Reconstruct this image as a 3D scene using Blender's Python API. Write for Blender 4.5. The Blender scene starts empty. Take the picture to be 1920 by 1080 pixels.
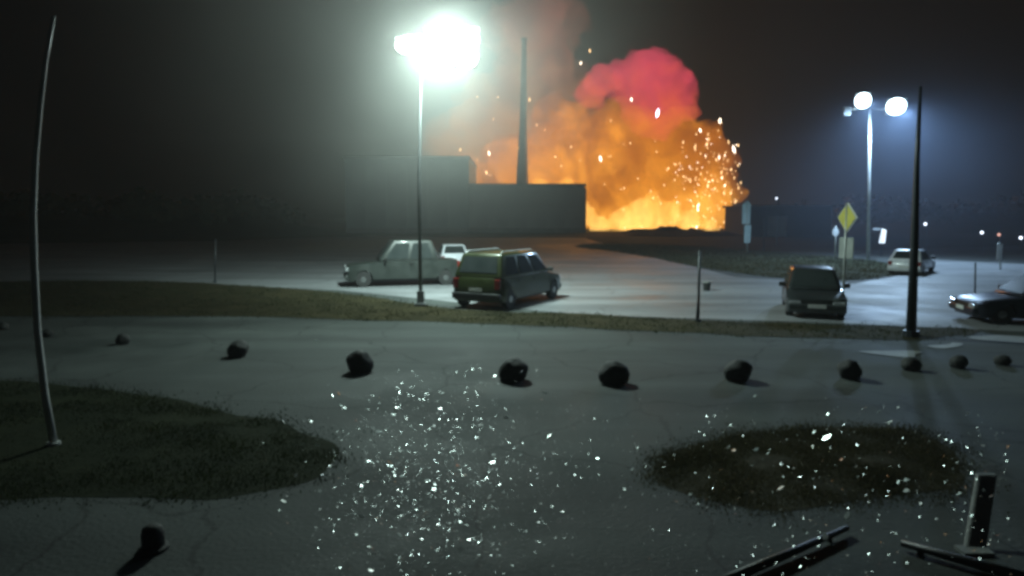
import bpy, bmesh, math, random
from mathutils import Vector, Matrix, noise
random.seed(7)
S = bpy.context.scene
COL = S.collection
R = math.radians
PI = math.pi

# ------------------------------------------------------------------ camera
F = 1251.0                      # focal length in pixels of a 1920 wide frame
H = 3.2                         # camera height
PITCH = math.atan(135 / F)
cd = bpy.data.cameras.new('camera'); cam = bpy.data.objects.new('camera', cd); COL.objects.link(cam)
cam.location = (0, 0, H); cam.rotation_euler = (PI / 2 - PITCH, 0, 0)
cd.sensor_width = 36; cd.lens = 36 * F / 1920; cd.clip_start = .05; cd.clip_end = 3000
S.camera = cam

# ------------------------------------------------------------------ night sky, moon
W = bpy.data.worlds.new('World'); S.world = W; W.use_nodes = True
wn = W.node_tree; wn.nodes.clear()
sky = wn.nodes.new('ShaderNodeTexSky'); sky.sky_type = 'NISHITA'; sky.sun_disc = False
sky.sun_elevation = R(35); sky.sun_rotation = R(200)
bg = wn.nodes.new('ShaderNodeBackground'); bg.inputs[1].default_value = .0003
wo = wn.nodes.new('ShaderNodeOutputWorld')
wn.links.new(sky.outputs[0], bg.inputs[0]); wn.links.new(bg.outputs[0], wo.inputs[0])
sl = bpy.data.lights.new('moon', 'SUN'); sl.energy = .012; sl.angle = R(.5); sl.color = (.8, .9, 1)
so = bpy.data.objects.new('moon', sl); so.rotation_euler = (R(55), 0, R(-20)); COL.objects.link(so)

S.view_settings.view_transform = 'Standard'; S.view_settings.look = 'None'
S.view_settings.exposure = 0; S.view_settings.gamma = 1; S.view_settings.use_curve_mapping = False
C = S.cycles
C.max_bounces = 5; C.diffuse_bounces = 2; C.glossy_bounces = 3; C.transmission_bounces = 4
C.volume_bounces = 0; C.transparent_max_bounces = 8
C.use_denoising = True
C.sample_clamp_indirect = 4; C.sample_clamp_direct = 0
C.pixel_filter_type = 'BLACKMAN_HARRIS'; C.filter_width = 3.3
C.volume_max_steps = 160
LAMP_A = 7000.0     # tall floodlight mast in the middle (total)
LAMP_B = 17000.0      # blue-white pair on the right (total)
FIRE_L = 12000.0
HAZE = .0009

# ------------------------------------------------------------------ place helpers
FW = Vector((0, math.cos(PITCH), -math.sin(PITCH))); UP = Vector((0, math.sin(PITCH), math.cos(PITCH)))
def ray(px, py): return Vector((1, 0, 0)) * ((px - 960) / F) + UP * ((540 - py) / F) + FW
def G(px, py, z=0.0):
    d = ray(px, py); t = (z - H) / d.z
    return Vector((d.x * t, d.y * t, z))
def D(px, py, Y):
    d = ray(px, py); t = Y / d.y
    return Vector((d.x * t, Y, H + d.z * t))

# ------------------------------------------------------------------ object helpers
def link(o, parent=None):
    COL.objects.link(o)
    if parent: o.parent = parent
    return o
def tag(o, label=None, cat=None, group=None, kind=None):
    if label: o['label'] = label
    if cat: o['category'] = cat
    if group: o['group'] = group
    if kind: o['kind'] = kind
    return o
def thing(name, label, cat, loc=(0, 0, 0), rz=0, group=None):
    o = bpy.data.objects.new(name, None); o.location = loc; o.rotation_euler = (0, 0, rz)
    o.empty_display_size = .3
    return tag(link(o), label, cat, group)
def obj(name, bm, mat, parent=None, smooth=False, bevel=0, seg=2):
    me = bpy.data.meshes.new(name)
    bmesh.ops.recalc_face_normals(bm, faces=bm.faces)
    bm.to_mesh(me); bm.free()
    if mat: me.materials.append(mat)
    if smooth: me.polygons.foreach_set('use_smooth', [True] * len(me.polygons))
    o = link(bpy.data.objects.new(name, me), parent)
    if bevel:
        m = o.modifiers.new('bevel', 'BEVEL'); m.width = bevel; m.segments = seg; m.limit_method = 'ANGLE'; m.angle_limit = R(25)
    return o
def py_obj(name, vs, fs, mat, parent=None, smooth=False):
    me = bpy.data.meshes.new(name); me.from_pydata(vs, [], fs); me.update()
    if mat: me.materials.append(mat)
    if smooth: me.polygons.foreach_set('use_smooth', [True] * len(me.polygons))
    return link(bpy.data.objects.new(name, me), parent)
def B(): return bmesh.new()
def box(bm, c, s, rot=None):
    m = Matrix.Translation(c)
    if rot is not None: m = m @ rot
    bmesh.ops.create_cube(bm, size=1, matrix=m @ Matrix.Diagonal((*s, 1)))
    return bm
def tube(bm, pts, rad, n=10, cap=True):
    pts = [Vector(p) for p in pts]
    rad = rad if isinstance(rad, (list, tuple)) else [rad] * len(pts)
    rings = []
    for i, p in enumerate(pts):
        t = (pts[min(i + 1, len(pts) - 1)] - pts[max(i - 1, 0)]).normalized()
        a = t.orthogonal().normalized() if abs(t.z) < .9 else t.cross(Vector((0, 1, 0))).normalized()
        b = t.cross(a)
        rings.append([bm.verts.new(p + (a * math.cos(k * 2 * PI / n) + b * math.sin(k * 2 * PI / n)) * rad[i]) for k in range(n)])
    for r0, r1 in zip(rings, rings[1:]):
        for k in range(n): bm.faces.new((r0[k], r0[(k + 1) % n], r1[(k + 1) % n], r1[k]))
    if cap: bm.faces.new(rings[0][::-1]); bm.faces.new(rings[-1])
    return bm
def prism(bm, pts, off):
    """closed slab: polygon pts, thickened by vector off"""
    off = Vector(off); a = [bm.verts.new(p) for p in pts]; b = [bm.verts.new(Vector(p) + off) for p in pts]
    bm.faces.new(a); bm.faces.new(b[::-1]); n = len(pts)
    for i in range(n): bm.faces.new((a[i], b[i], b[(i + 1) % n], a[(i + 1) % n]))
    return bm
def lathe(bm, prof, n=20, mat=Matrix()):
    rings = [[bm.verts.new(mat @ Vector((r * math.cos(2 * PI * k / n), r * math.sin(2 * PI * k / n), z))) for k in range(n)] for r, z in prof]
    for r0, r1 in zip(rings, rings[1:]):
        for k in range(n): bm.faces.new((r0[k], r0[(k + 1) % n], r1[(k + 1) % n], r1[k]))
    bm.faces.new(rings[0][::-1]); bm.faces.new(rings[-1])
    return bm

# ------------------------------------------------------------------ materials
def mat(name, c1, c2=None, rough=.6, rough2=None, metal=0, scale=4, bump=0, bscale=None, emit=None, estr=0, spec=.5, coat=0, detail=6):
    m = bpy.data.materials.new(name); m.use_nodes = True
    nt = m.node_tree; p = nt.nodes['Principled BSDF']
    p.inputs['Metallic'].default_value = metal; p.inputs['Roughness'].default_value = rough
    p.inputs['Specular IOR Level'].default_value = spec; p.inputs['Coat Weight'].default_value = coat
    p.inputs['Coat Roughness'].default_value = .08
    tc = nt.nodes.new('ShaderNodeTexCoord')
    nz = nt.nodes.new('ShaderNodeTexNoise'); nz.inputs['Scale'].default_value = scale; nz.inputs['Detail'].default_value = detail
    nz.inputs['Roughness'].default_value = .65
    nt.links.new(tc.outputs['Object'], nz.inputs['Vector'])
    rp = nt.nodes.new('ShaderNodeValToRGB'); rp.color_ramp.elements[0].position = .32; rp.color_ramp.elements[1].position = .68
    rp.color_ramp.elements[0].color = (*c1, 1); rp.color_ramp.elements[1].color = (*(c2 or [x * 1.25 for x in c1]), 1)
    nt.links.new(nz.outputs[0], rp.inputs[0]); nt.links.new(rp.outputs[0], p.inputs['Base Color'])
    if rough2 is not None:
        mr = nt.nodes.new('ShaderNodeMapRange'); mr.inputs[1].default_value = .35; mr.inputs[2].default_value = .65
        mr.inputs[3].default_value = rough; mr.inputs[4].default_value = rough2
        nt.links.new(nz.outputs[0], mr.inputs[0]); nt.links.new(mr.outputs[0], p.inputs['Roughness'])
    if bump:
        n2 = nt.nodes.new('ShaderNodeTexNoise'); n2.inputs['Scale'].default_value = bscale or scale * 8; n2.inputs['Detail'].default_value = 4
        nt.links.new(tc.outputs['Object'], n2.inputs['Vector'])
        bp = nt.nodes.new('ShaderNodeBump'); bp.inputs['Strength'].default_value = bump; bp.inputs['Distance'].default_value = .03
        nt.links.new(n2.outputs[0], bp.inputs['Height']); nt.links.new(bp.outputs[0], p.inputs['Normal'])
    if emit:
        p.inputs['Emission Color'].default_value = (*emit, 1); p.inputs['Emission Strength'].default_value = estr
    return m
M = {}
M['asphalt'] = mat('asphalt', (.022, .028, .026), (.062, .07, .066), .72, .92, spec=.3, scale=.35, bump=.35, bscale=18, detail=10)
M['road'] = mat('road_asphalt', (.14, .147, .152), (.19, .198, .205), .5, .72, spec=.4, scale=.25, bump=.25, bscale=14, detail=9)
M['lot'] = mat('parking_asphalt', (.05, .06, .055), (.095, .105, .1), .5, .7, scale=.3, bump=.25, bscale=14, detail=9)
M['soil'] = mat('soil', (.018, .018, .009), (.042, .036, .018), .9, spec=.08, scale=.9, bump=.6, bscale=7, detail=9)
M['soil_dark'] = mat('dark_turf', (.008, .012, .005), (.02, .024, .011), .95, spec=.08, scale=.8, bump=.6, bscale=9, detail=10)
M['dark_grass'] = mat('dark_grass_blades', (.01, .015, .005), (.022, .028, .01), .8, scale=.7)
M['field'] = mat('rough_grass_ground', (.022, .028, .013), (.05, .052, .03), .95, spec=.08, scale=.12, bump=.5, bscale=3, detail=9)
M['grass'] = mat('grass_blades', (.024, .031, .011), (.048, .054, .022), .8, scale=.7)
M['dry'] = mat('dry_grass_blades', (.03, .028, .014), (.06, .054, .027), .8, scale=.7)
M['paving'] = mat('pale_paving', (.1, .11, .1), (.24, .25, .23), .7, scale=1.2, bump=.2)
M['kerb'] = mat('kerb_concrete', (.016, .018, .014), (.034, .034, .03), .8, scale=2, bump=.3)
M['concrete'] = mat('dark_concrete', (.012, .014, .013), (.03, .031, .028), .8, scale=5, bump=.4)
M['pale_concrete'] = mat('pale_concrete', (.14, .15, .145), (.22, .23, .22), .75, scale=3, bump=.3)
M['pale_pole'] = mat('pale_pole_paint', (.35, .36, .35), (.5, .51, .5), .45, scale=3)
M['facade'] = mat('grey_facade', (.14, .165, .2), (.2, .225, .26), .6, scale=.12, bump=.1)
M['facade2'] = mat('mauve_facade', (.2, .19, .22), (.27, .255, .285), .6, scale=.12, bump=.1)
M['coping'] = mat('coping', (.12, .12, .13), (.18, .18, .19), .6, scale=1)
M['roofing'] = mat('roofing', (.05, .05, .05), (.08, .08, .08), .8, scale=1)
M['stack'] = mat('chimney_concrete', (.13, .11, .12), (.2, .17, .18), .8, scale=.3, bump=.2)
M['dark_wall'] = mat('dark_wall', (.008, .007, .008), (.014, .012, .014), .8, scale=.2)
M['rubble'] = mat('rubble', (.03, .022, .017), (.09, .065, .05), .9, scale=.6, bump=.6, bscale=3)
M['galv'] = mat('galvanised_steel', (.3, .32, .31), (.42, .44, .43), .5, metal=.5, scale=3)
M['mast'] = mat('weathered_mast', (.09, .1, .1), (.15, .16, .16), .6, metal=.2, scale=3)
M['dark_steel'] = mat('dark_painted_steel', (.012, .016, .02), (.022, .028, .034), .45, metal=.2, scale=4)
M['black'] = mat('black_plastic', (.008, .009, .009), (.014, .015, .015), .5, scale=6)
M['tyre'] = mat('tyre_rubber', (.01, .01, .01), (.018, .018, .018), .8, scale=9)
M['rim'] = mat('alloy_rim', (.22, .23, .23), (.32, .33, .33), .35, metal=.9, scale=5)
M['glass'] = mat('car_glass', (.018, .024, .024), (.03, .036, .036), .12, spec=.6, scale=2)
M['lens'] = mat('headlight_glass', (.5, .53, .55), (.7, .73, .75), .12, metal=.7, scale=7)
M['tail'] = mat('tail_light', (.14, .008, .006), (.2, .014, .01), .2, scale=7)
M['plate'] = mat('number_plate', (.5, .52, .5), (.62, .63, .6), .5, scale=9)
M['olive'] = mat('olive_car_paint', (.016, .023, .004), (.026, .035, .007), .3, .42, metal=.3, coat=.5, scale=2)
M['greygreen'] = mat('grey_green_paint', (.014, .018, .016), (.022, .028, .025), .35, .5, coat=.3, scale=2)
M['charcoal'] = mat('charcoal_paint', (.03, .037, .038), (.05, .058, .06), .28, metal=.4, coat=.6, scale=2)
M['navy'] = mat('navy_paint', (.018, .02, .032), (.03, .033, .05), .28, metal=.4, coat=.6, scale=2)
M['white_paint'] = mat('white_car_paint', (.62, .65, .7), (.75, .78, .82), .3, coat=.4, scale=2)
M['yellow'] = mat('sign_yellow', (.36, .33, .06), (.46, .42, .08), .5, scale=3)
M['sign_white'] = mat('sign_white', (.62, .64, .66), (.75, .77, .78), .5, scale=3)
M['sign_grey'] = mat('sign_back_grey', (.2, .22, .21), (.3, .32, .3), .5, metal=.3, scale=3)
M['banner'] = mat('banner_blue_grey', (.3, .42, .45), (.42, .54, .56), .6, scale=2)
M['lightbox'] = mat('lightbox', (.7, .72, .75), emit=(.8, .9, 1), estr=1.3)
M['small_lamp'] = mat('small_lamp', (.7, .7, .7), emit=(.75, .85, 1), estr=4)
M['small_lamp_warm'] = mat('small_lamp_warm', (.7, .7, .7), emit=(1, .5, .4), estr=1.2)
M['flood_white'] = mat('flood_lens_white', (.8, .8, .8), emit=(.93, 1, .97), estr=14)
M['flood_blue'] = mat('flood_lens_blue', (.8, .8, .8), emit=(.66, .88, 1), estr=14)
M['ember'] = mat('burning_ember', (.2, .1, .05), emit=(1, .62, .28), estr=3.2)
M['ember_hot'] = mat('white_hot_ember', (.2, .1, .05), emit=(1, .8, .6), estr=6)
M['ember_violet'] = mat('violet_ember', (.2, .1, .1), emit=(.86, .8, 1), estr=9)
for g_ in ('grass', 'dry', 'dark_grass'):                             # light shines through the blades
    nt = M[g_].node_tree; out = nt.nodes['Material Output']; pr = nt.nodes['Principled BSDF']
    tr = nt.nodes.new('ShaderNodeBsdfTranslucent'); ms = nt.nodes.new('ShaderNodeMixShader'); ms.inputs[0].default_value = .5
    nt.links.new(pr.inputs['Base Color'].links[0].from_socket, tr.inputs[0]); nt.links.new(pr.outputs[0], ms.inputs[1]); nt.links.new(tr.outputs[0], ms.inputs[2]); nt.links.new(ms.outputs[0], out.inputs[0])
M['leaf'] = mat('dark_foliage', (.025, .03, .012), (.055, .06, .025), .8, scale=.5)
def wear(m, crack=.45):
    """cracks and long tyre-worn streaks in the asphalt"""
    nt = m.node_tree; L = nt.links.new; p = nt.nodes['Principled BSDF']; src = p.inputs['Base Color'].links[0].from_socket
    tc = nt.nodes.new('ShaderNodeTexCoord')
    wz = nt.nodes.new('ShaderNodeTexNoise'); wz.inputs['Scale'].default_value = .9; wz.inputs['Detail'].default_value = 5; L(tc.outputs['Object'], wz.inputs['Vector'])
    ad = nt.nodes.new('ShaderNodeVectorMath'); ad.operation = 'ADD'; L(tc.outputs['Object'], ad.inputs[0]); L(wz.outputs['Color'], ad.inputs[1])
    vo = nt.nodes.new('ShaderNodeTexVoronoi'); vo.feature = 'DISTANCE_TO_EDGE'; vo.inputs['Scale'].default_value = .32; L(ad.outputs[0], vo.inputs['Vector'])
    mr = nt.nodes.new('ShaderNodeMapRange'); mr.inputs[1].default_value = .002; mr.inputs[2].default_value = .012; mr.inputs[3].default_value = crack; mr.inputs[4].default_value = 1; L(vo.outputs['Distance'], mr.inputs[0])
    mp = nt.nodes.new('ShaderNodeMapping'); mp.inputs['Scale'].default_value = (.09, .75, 1); mp.inputs['Rotation'].default_value = (0, 0, .06); L(tc.outputs['Object'], mp.inputs[0])
    nz = nt.nodes.new('ShaderNodeTexNoise'); nz.inputs['Scale'].default_value = 1; nz.inputs['Detail'].default_value = 7; L(mp.outputs[0], nz.inputs['Vector'])
    m2 = nt.nodes.new('ShaderNodeMapRange'); m2.inputs[1].default_value = .35; m2.inputs[2].default_value = .65; m2.inputs[3].default_value = .68; m2.inputs[4].default_value = 1.2; L(nz.outputs[0], m2.inputs[0])
    mu = nt.nodes.new('ShaderNodeMath'); mu.operation = 'MULTIPLY'; L(mr.outputs[0], mu.inputs[0]); L(m2.outputs[0], mu.inputs[1])
    mx = nt.nodes.new('ShaderNodeVectorMath'); mx.operation = 'SCALE'; L(src, mx.inputs[0]); L(mu.outputs[0], mx.inputs['Scale']); L(mx.outputs[0], p.inputs['Base Color'])
wear(M['asphalt']); wear(M['road'], .6)
def shard_mat():
    m = bpy.data.materials.new('broken_glass'); m.use_nodes = True
    nt = m.node_tree; p = nt.nodes['Principled BSDF']; out = nt.nodes['Material Output']
    oi = nt.nodes.new('ShaderNodeObjectInfo'); mx = nt.nodes.new('ShaderNodeMix'); mx.data_type = 'RGBA'
    mx.inputs[6].default_value = (.62, .7, .68, 1); mx.inputs[7].default_value = (.9, .92, .9, 1)
    nt.links.new(oi.outputs['Random'], mx.inputs[0]); nt.links.new(mx.outputs[2], p.inputs['Base Color'])
    p.inputs['Roughness'].default_value = .27; p.inputs['Metallic'].default_value = .9
    tr = nt.nodes.new('ShaderNodeBsdfTranslucent'); nt.links.new(mx.outputs[2], tr.inputs[0])
    ms = nt.nodes.new('ShaderNodeMixShader'); ms.inputs[0].default_value = .35
    nt.links.new(p.outputs[0], ms.inputs[1]); nt.links.new(tr.outputs[0], ms.inputs[2]); nt.links.new(ms.outputs[0], out.inputs[0])
    return m
M['shard'] = shard_mat()

# ------------------------------------------------------------------ setting: ground sheets
def sheet(name, pts, z, m, kind='structure', res=None):
    bm = B(); f = bm.faces.new([bm.verts.new((p[0], p[1], z)) for p in pts])
    bmesh.ops.triangulate(bm, faces=bm.faces[:])
    o = obj(name, bm, m); tag(o, kind=kind); return o
def smooth_loop(pts, it=2):
    for _ in range(it):
        q = []
        for i in range(len(pts)):
            a, b = Vector(pts[i]), Vector(pts[(i + 1) % len(pts)])
            q += [a * .75 + b * .25, a * .25 + b * .75]
        pts = q
    return pts
sheet('ground', [(-620, -18, 0), (620, -18, 0), (620, 900, 0), (-620, 900, 0)], 0, M['asphalt'])
# rough open land beyond the road
sheet('field', [(-600, 62), (-30, 60), (0, 62), (28, 60), (60, 75), (600, 80), (600, 880), (-600, 880)], .004, M['field'])
def px_loop(l): return [G(*p) for p in l]
ROAD = px_loop([(-900, 470), (400, 452), (700, 443), (1100, 448), (1180, 470), (1380, 520), (1600, 532), (1700, 515), (1735, 486), (1850, 492), (2600, 520),
                (2600, 640), (1920, 622), (1560, 606), (1080, 590), (640, 545), (300, 530), (-900, 560)])
sheet('road', ROAD, .008, M['road'])
# verge island that splits the road (rough grass, raised behind a kerb)
def bed(name, loop, m, rag=.25, h=.012):
    """a bed of soil with a ragged, crumbling edge"""
    pts = smooth_loop([Vector((p[0], p[1], 0)) for p in loop], 3)
    pts = [p + Vector((noise.noise(p * .9), noise.noise(p * .9 + Vector((7, 3, 0))), 0)) * rag for p in pts]
    bm = B(); bm.faces.new([bm.verts.new((p.x, p.y, h)) for p in pts]); bmesh.ops.triangulate(bm, faces=bm.faces[:])
    o = obj(name, bm, m); tag(o, kind='structure')
    return pts, h
def inside(p, poly):
    r = False; n = len(poly)
    for i in range(n):
        a, b = poly[i], poly[i - 1]
        if (a.y > p[1]) != (b.y > p[1]) and p[0] < (b.x - a.x) * (p[1] - a.y) / (b.y - a.y) + a.x: r = not r
    return r
def grass(name, poly, z, n, hmin, hmax, m, w=.012, jit=.2):
    xs = [p.x for p in poly]; ys = [p.y for p in poly]
    x0, x1, y0, y1 = min(xs), max(xs), min(ys), max(ys); x0 = max(x0, -30); x1 = min(x1, 30)
    vs, fs = [], []; tries = 0
    while len(fs) < n and tries < n * 12:
        tries += 1
        p = (random.uniform(x0, x1), random.uniform(y0, y1))
        if noise.noise(Vector((p[0] * .5, p[1] * .5, 3))) < random.uniform(-.7, .25): continue
        if not inside(p, poly): continue
        p = (p[0] + random.gauss(0, jit), p[1] + random.gauss(0, jit))
        cl = noise.noise(Vector((p[0] * 1.7, p[1] * 1.7, 9.0)))
        if cl < -.45 and random.random() < .6: continue
        h = random.uniform(hmin, hmax) * (.8 + 1.1 * max(-.5, cl)); a = random.uniform(0, 2 * PI); l = random.uniform(0, .6) * h
        dx, dy = math.cos(a), math.sin(a); k = len(vs); ww = w * random.uniform(.6, 1.6)
        b = random.uniform(0, 2 * PI)
        vs += [(p[0] - dx * ww, p[1] - dy * ww, z - .01), (p[0] + dx * ww, p[1] + dy * ww, z - .01),
               (p[0] + math.cos(b) * l, p[1] + math.sin(b) * l, z + h)]
        fs.append((k, k + 1, k + 2))
    o = py_obj(name, vs, fs, m); tag(o, kind='stuff'); return o
STRIP = px_loop([(-700, 545), (230, 522), (640, 546), (850, 584), (1080, 588), (1300, 602), (1450, 606), (1560, 610), (1720, 614), (1830, 616), (1830, 628),
                 (1700, 640), (1450, 632), (1300, 625), (900, 606), (350, 590), (-700, 600)])
poly, z = bed('grass_strip', STRIP, M['soil'], h=.014)
grass('strip_grass', poly, z, 36000, .02, .08, M['grass'], .014)
LEFT = px_loop([(-700, 760), (0, 705), (260, 740), (480, 775), (640, 835), (650, 870), (560, 915), (300, 935), (-200, 940), (-900, 900)])
poly, z = bed('planting_bed', LEFT, M['soil_dark'], h=.004)
grass('bed_grass', poly, z, 50000, .012, .05, M['dark_grass'], .008)
RIGHT = px_loop([(1195, 878), (1300, 832), (1480, 803), (1640, 798), (1760, 820), (1830, 870), (1800, 915), (1640, 945), (1440, 955), (1260, 925)])
poly, z = bed('oval_bed', RIGHT, M['soil'], h=.004)
grass('oval_bed_grass', poly, z, 42000, .01, .04, M['dry'], .008)
# rough verge between the two carriageways
VERGE = px_loop([(1060, 462), (1180, 474), (1380, 516), (1590, 529), (1680, 517), (1700, 508), (1660, 490), (1520, 478), (1300, 462), (1120, 456)])
poly, z = bed('verge', VERGE, M['field'], h=.014)
grass('verge_grass', poly, z, 20000, .05, .16, M['dry'], .03)
# pale paving patches by the strip
for lp in ([(1580, 657), (1690, 655), (1745, 664), (1730, 674), (1640, 668)], [(1720, 646), (1800, 643), (1815, 651), (1760, 655)],
           [(1840, 629), (1990, 632), (1990, 650), (1830, 640)]):
    bed('paving', px_loop(lp), M['paving'], rag=.5, h=.016)
# parking bays paint along the kerb of the far road (worn white edge line)
a0, a1 = G(560, 458), G(700, 455)
# pale path below the far building
sheet('path', px_loop([(540, 462), (720, 447), (1100, 446), (1100, 456), (800, 462), (600, 470)]), .012, M['paving'])

# far rising ground on the left and the embankment on the right
def ridge(name, x0, x1, y, h, depth, m, seed):
    vs, fs = [], []; nx, ny = 70, 8
    for j in range(ny + 1):
        for i in range(nx + 1):
            x = x0 + (x1 - x0) * i / nx; v = j / ny
            e = min(1, min(i, nx - i) / 10)
            hh = h * math.sin(PI * v) * e * (.75 + .5 * noise.noise(Vector((x * .03, seed, v))))
            vs.append((x, y + depth * v, hh - .05))
    for j in range(ny):
        for i in range(nx):
            k = j * (nx + 1) + i; fs.append((k, k + 1, k + nx + 2, k + nx + 1))
    return tag(py_obj(name, vs, fs, m, smooth=True), kind='structure')
ridge('hill', -170, -34, 95, 6, 50, M['field'], 1.3)
ridge('hill', 62, 330, 120, 5.5, 60, M['field'], 4.1)
def scrub(name, spots, m):
    vs, fs = [], []
    for (x, y, zz, r) in spots:
        for _ in range(90):
            d = Vector((random.gauss(0, 1), random.gauss(0, 1), random.gauss(0, .8))).normalized() * r * random.uniform(.5, 1)
            c = Vector((x, y, zz + r * .6)) + d; k = len(vs); s = r * .22
            u = Vector((random.gauss(0, 1), random.gauss(0, 1), random.gauss(0, 1))).normalized(); v = u.orthogonal().normalized()
            vs += [tuple(c + u * s), tuple(c + v * s), tuple(c - u * s), tuple(c - v * s)]; fs.append((k, k + 1, k + 2, k + 3))
    return tag(py_obj(name, vs, fs, m), kind='stuff')
scrub('treeline', [(random.uniform(-165, -38), random.uniform(105, 140), 1.5, random.uniform(2, 4.2)) for _ in range(70)], M['leaf'])
scrub('treeline', [(random.uniform(70, 300), random.uniform(130, 175), 2, random.uniform(2, 4)) for _ in range(90)], M['leaf'])

# ------------------------------------------------------------------ the warehouse, its chimney, the far dark building
YB = 128.0
def wpt(px, py): return D(px, py, YB)
bl = thing('warehouse', 'long grey windowless warehouse with a taller left half, in front of the fire', 'building', (0, YB, 0))
def block(x0, x1, top, dep, wm, nm):
    z1 = D(0, top, YB).z
    b = B(); box(b, ((x0 + x1) / 2, dep / 2 + .25, z1 / 2 - .2), (x1 - x0, dep, z1 + .2))
    w = obj('wall', b, wm, bl)
    b = B(); box(b, ((x0 + x1) / 2, dep / 2 + .25, z1 + .02), (x1 - x0 + .3, dep + .5, .35)); obj('roof', b, M['roofing'], bl)
    b = B(); box(b, ((x0 + x1) / 2, .02, z1 - .15), (x1 - x0 + .5, .42, .55)); obj('coping', b, M['coping'], bl)
    b = B(); box(b, ((x0 + x1) / 2, .1, .45), (x1 - x0 + .1, .2, .9)); obj('plinth', b, M['coping'], bl)
    n = nm; pw = (x1 - x0) / n
    bb = None
    for i in range(n):                                   # cladding panels with open joints
        if bb is None:
            b = B(); box(b, (0, 0, 0), (pw - .07, .16, z1 - 1.6)); o = obj('panel', b, wm, bl); bb = o
        else:
            o = bb.copy(); link(o); o.parent = bl
        o.location = (x0 + pw * (i + .5), .17 + random.uniform(-.012, .012), .95 + (z1 - 1.6) / 2)
xl, xm, xr = D(648, 400, YB).x, D(880, 400, YB).x, D(1096, 400, YB).x
block(xl, xm - .03, 294, 26, M['facade'], 6)
block(xm + .03, xr, 346, 20, M['facade2'], 6)
b = B(); box(b, (xr + .05, .1, 4.3), (.5, .5, 8.4)); obj('corner_trim', b, M['coping'], bl)
YC = 150
ct, cb_ = D(984, 72, YC), D(979, 345, YC)
ch = thing('chimney', 'tall tapered factory chimney rising behind the low half of the warehouse', 'chimney', (cb_.x, YC, 0))
b = B(); tube(b, [(0, 0, -.2), (0, 0, cb_.z), (.2, 0, ct.z * .55), (.4, 0, ct.z)], [1.7, 1.35, .8, .5], 18); obj('shaft', b, M['stack'], ch, True)
b = B(); tube(b, [(.4, 0, ct.z - .6), (.4, 0, ct.z + .1)], .66, 18); obj('rim', b, M['coping'], ch)
b = B(); box(b, (0, 0, 1), (5, 5, 2.4)); obj('base', b, M['stack'], ch)
YD = 105
x0, x1 = D(1405, 400, YD).x, D(1560, 400, YD).x
db = thing('shed', 'dark flat roofed shed at the right edge of the fire', 'building', ((x0 + x1) / 2, YD + 6, 0))
zt = D(1400, 388, YD).z
b = B(); box(b, (0, 0, zt / 2 - .1), (x1 - x0, 12, zt + .2)); obj('wall', b, M['dark_wall'], db)
b = B(); box(b, (0, 0, zt + .15), (x1 - x0 + .8, 12.8, .3)); obj('roof', b, M['roofing'], db)
b = B(); box(b, (-2, -6.06, 1.6), (3, .12, 3.2)); dr = obj('door', b, M['coping'], db)

# mound of rubble below the fire
def mound(name, cx, cy, rx, ry, h, seed):
    vs, fs = [], []; n, mr = 40, 10
    for j in range(mr + 1):
        for i in range(n):
            a = 2 * PI * i / n; r = j / mr
            x, y = math.cos(a) * rx * r, math.sin(a) * ry * r
            z = h * (1 - r) ** .8 * (.8 + .7 * noise.noise(Vector((x * .35, y * .35, seed)))) - .1
            z += .5 * noise.noise(Vector((x * 1.1, y * 1.1, seed + 5))) * (1 - r)
            vs.append((cx + x, cy + y, z if j < mr else -.2))
    for j in range(mr):
        for i in range(n):
            fs.append((j * n + i, j * n + (i + 1) % n, (j + 1) * n + (i + 1) % n, (j + 1) * n + i))
    return py_obj(name, vs, fs, M['rubble'])
for px, w, top, sd in ((1270, 13, 424, 1.0), (1170, 9, 438, 2.4), (1360, 8, 436, 3.7)):
    p = D(px, 450, 112); zt = D(px, top, 112).z
    o = mound('rubble_mound', p.x, 112, w, 7, zt * 1.15, sd)
    tag(o, {1270: 'dark heap of rubble in front of the brightest flames, biggest of three', 1170: 'low dark rubble heap beside the corner of the warehouse',
            1360: 'dark rubble heap next to the dark shed'}[px], 'rubble heap', 'rubble heaps below the fire')

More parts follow.
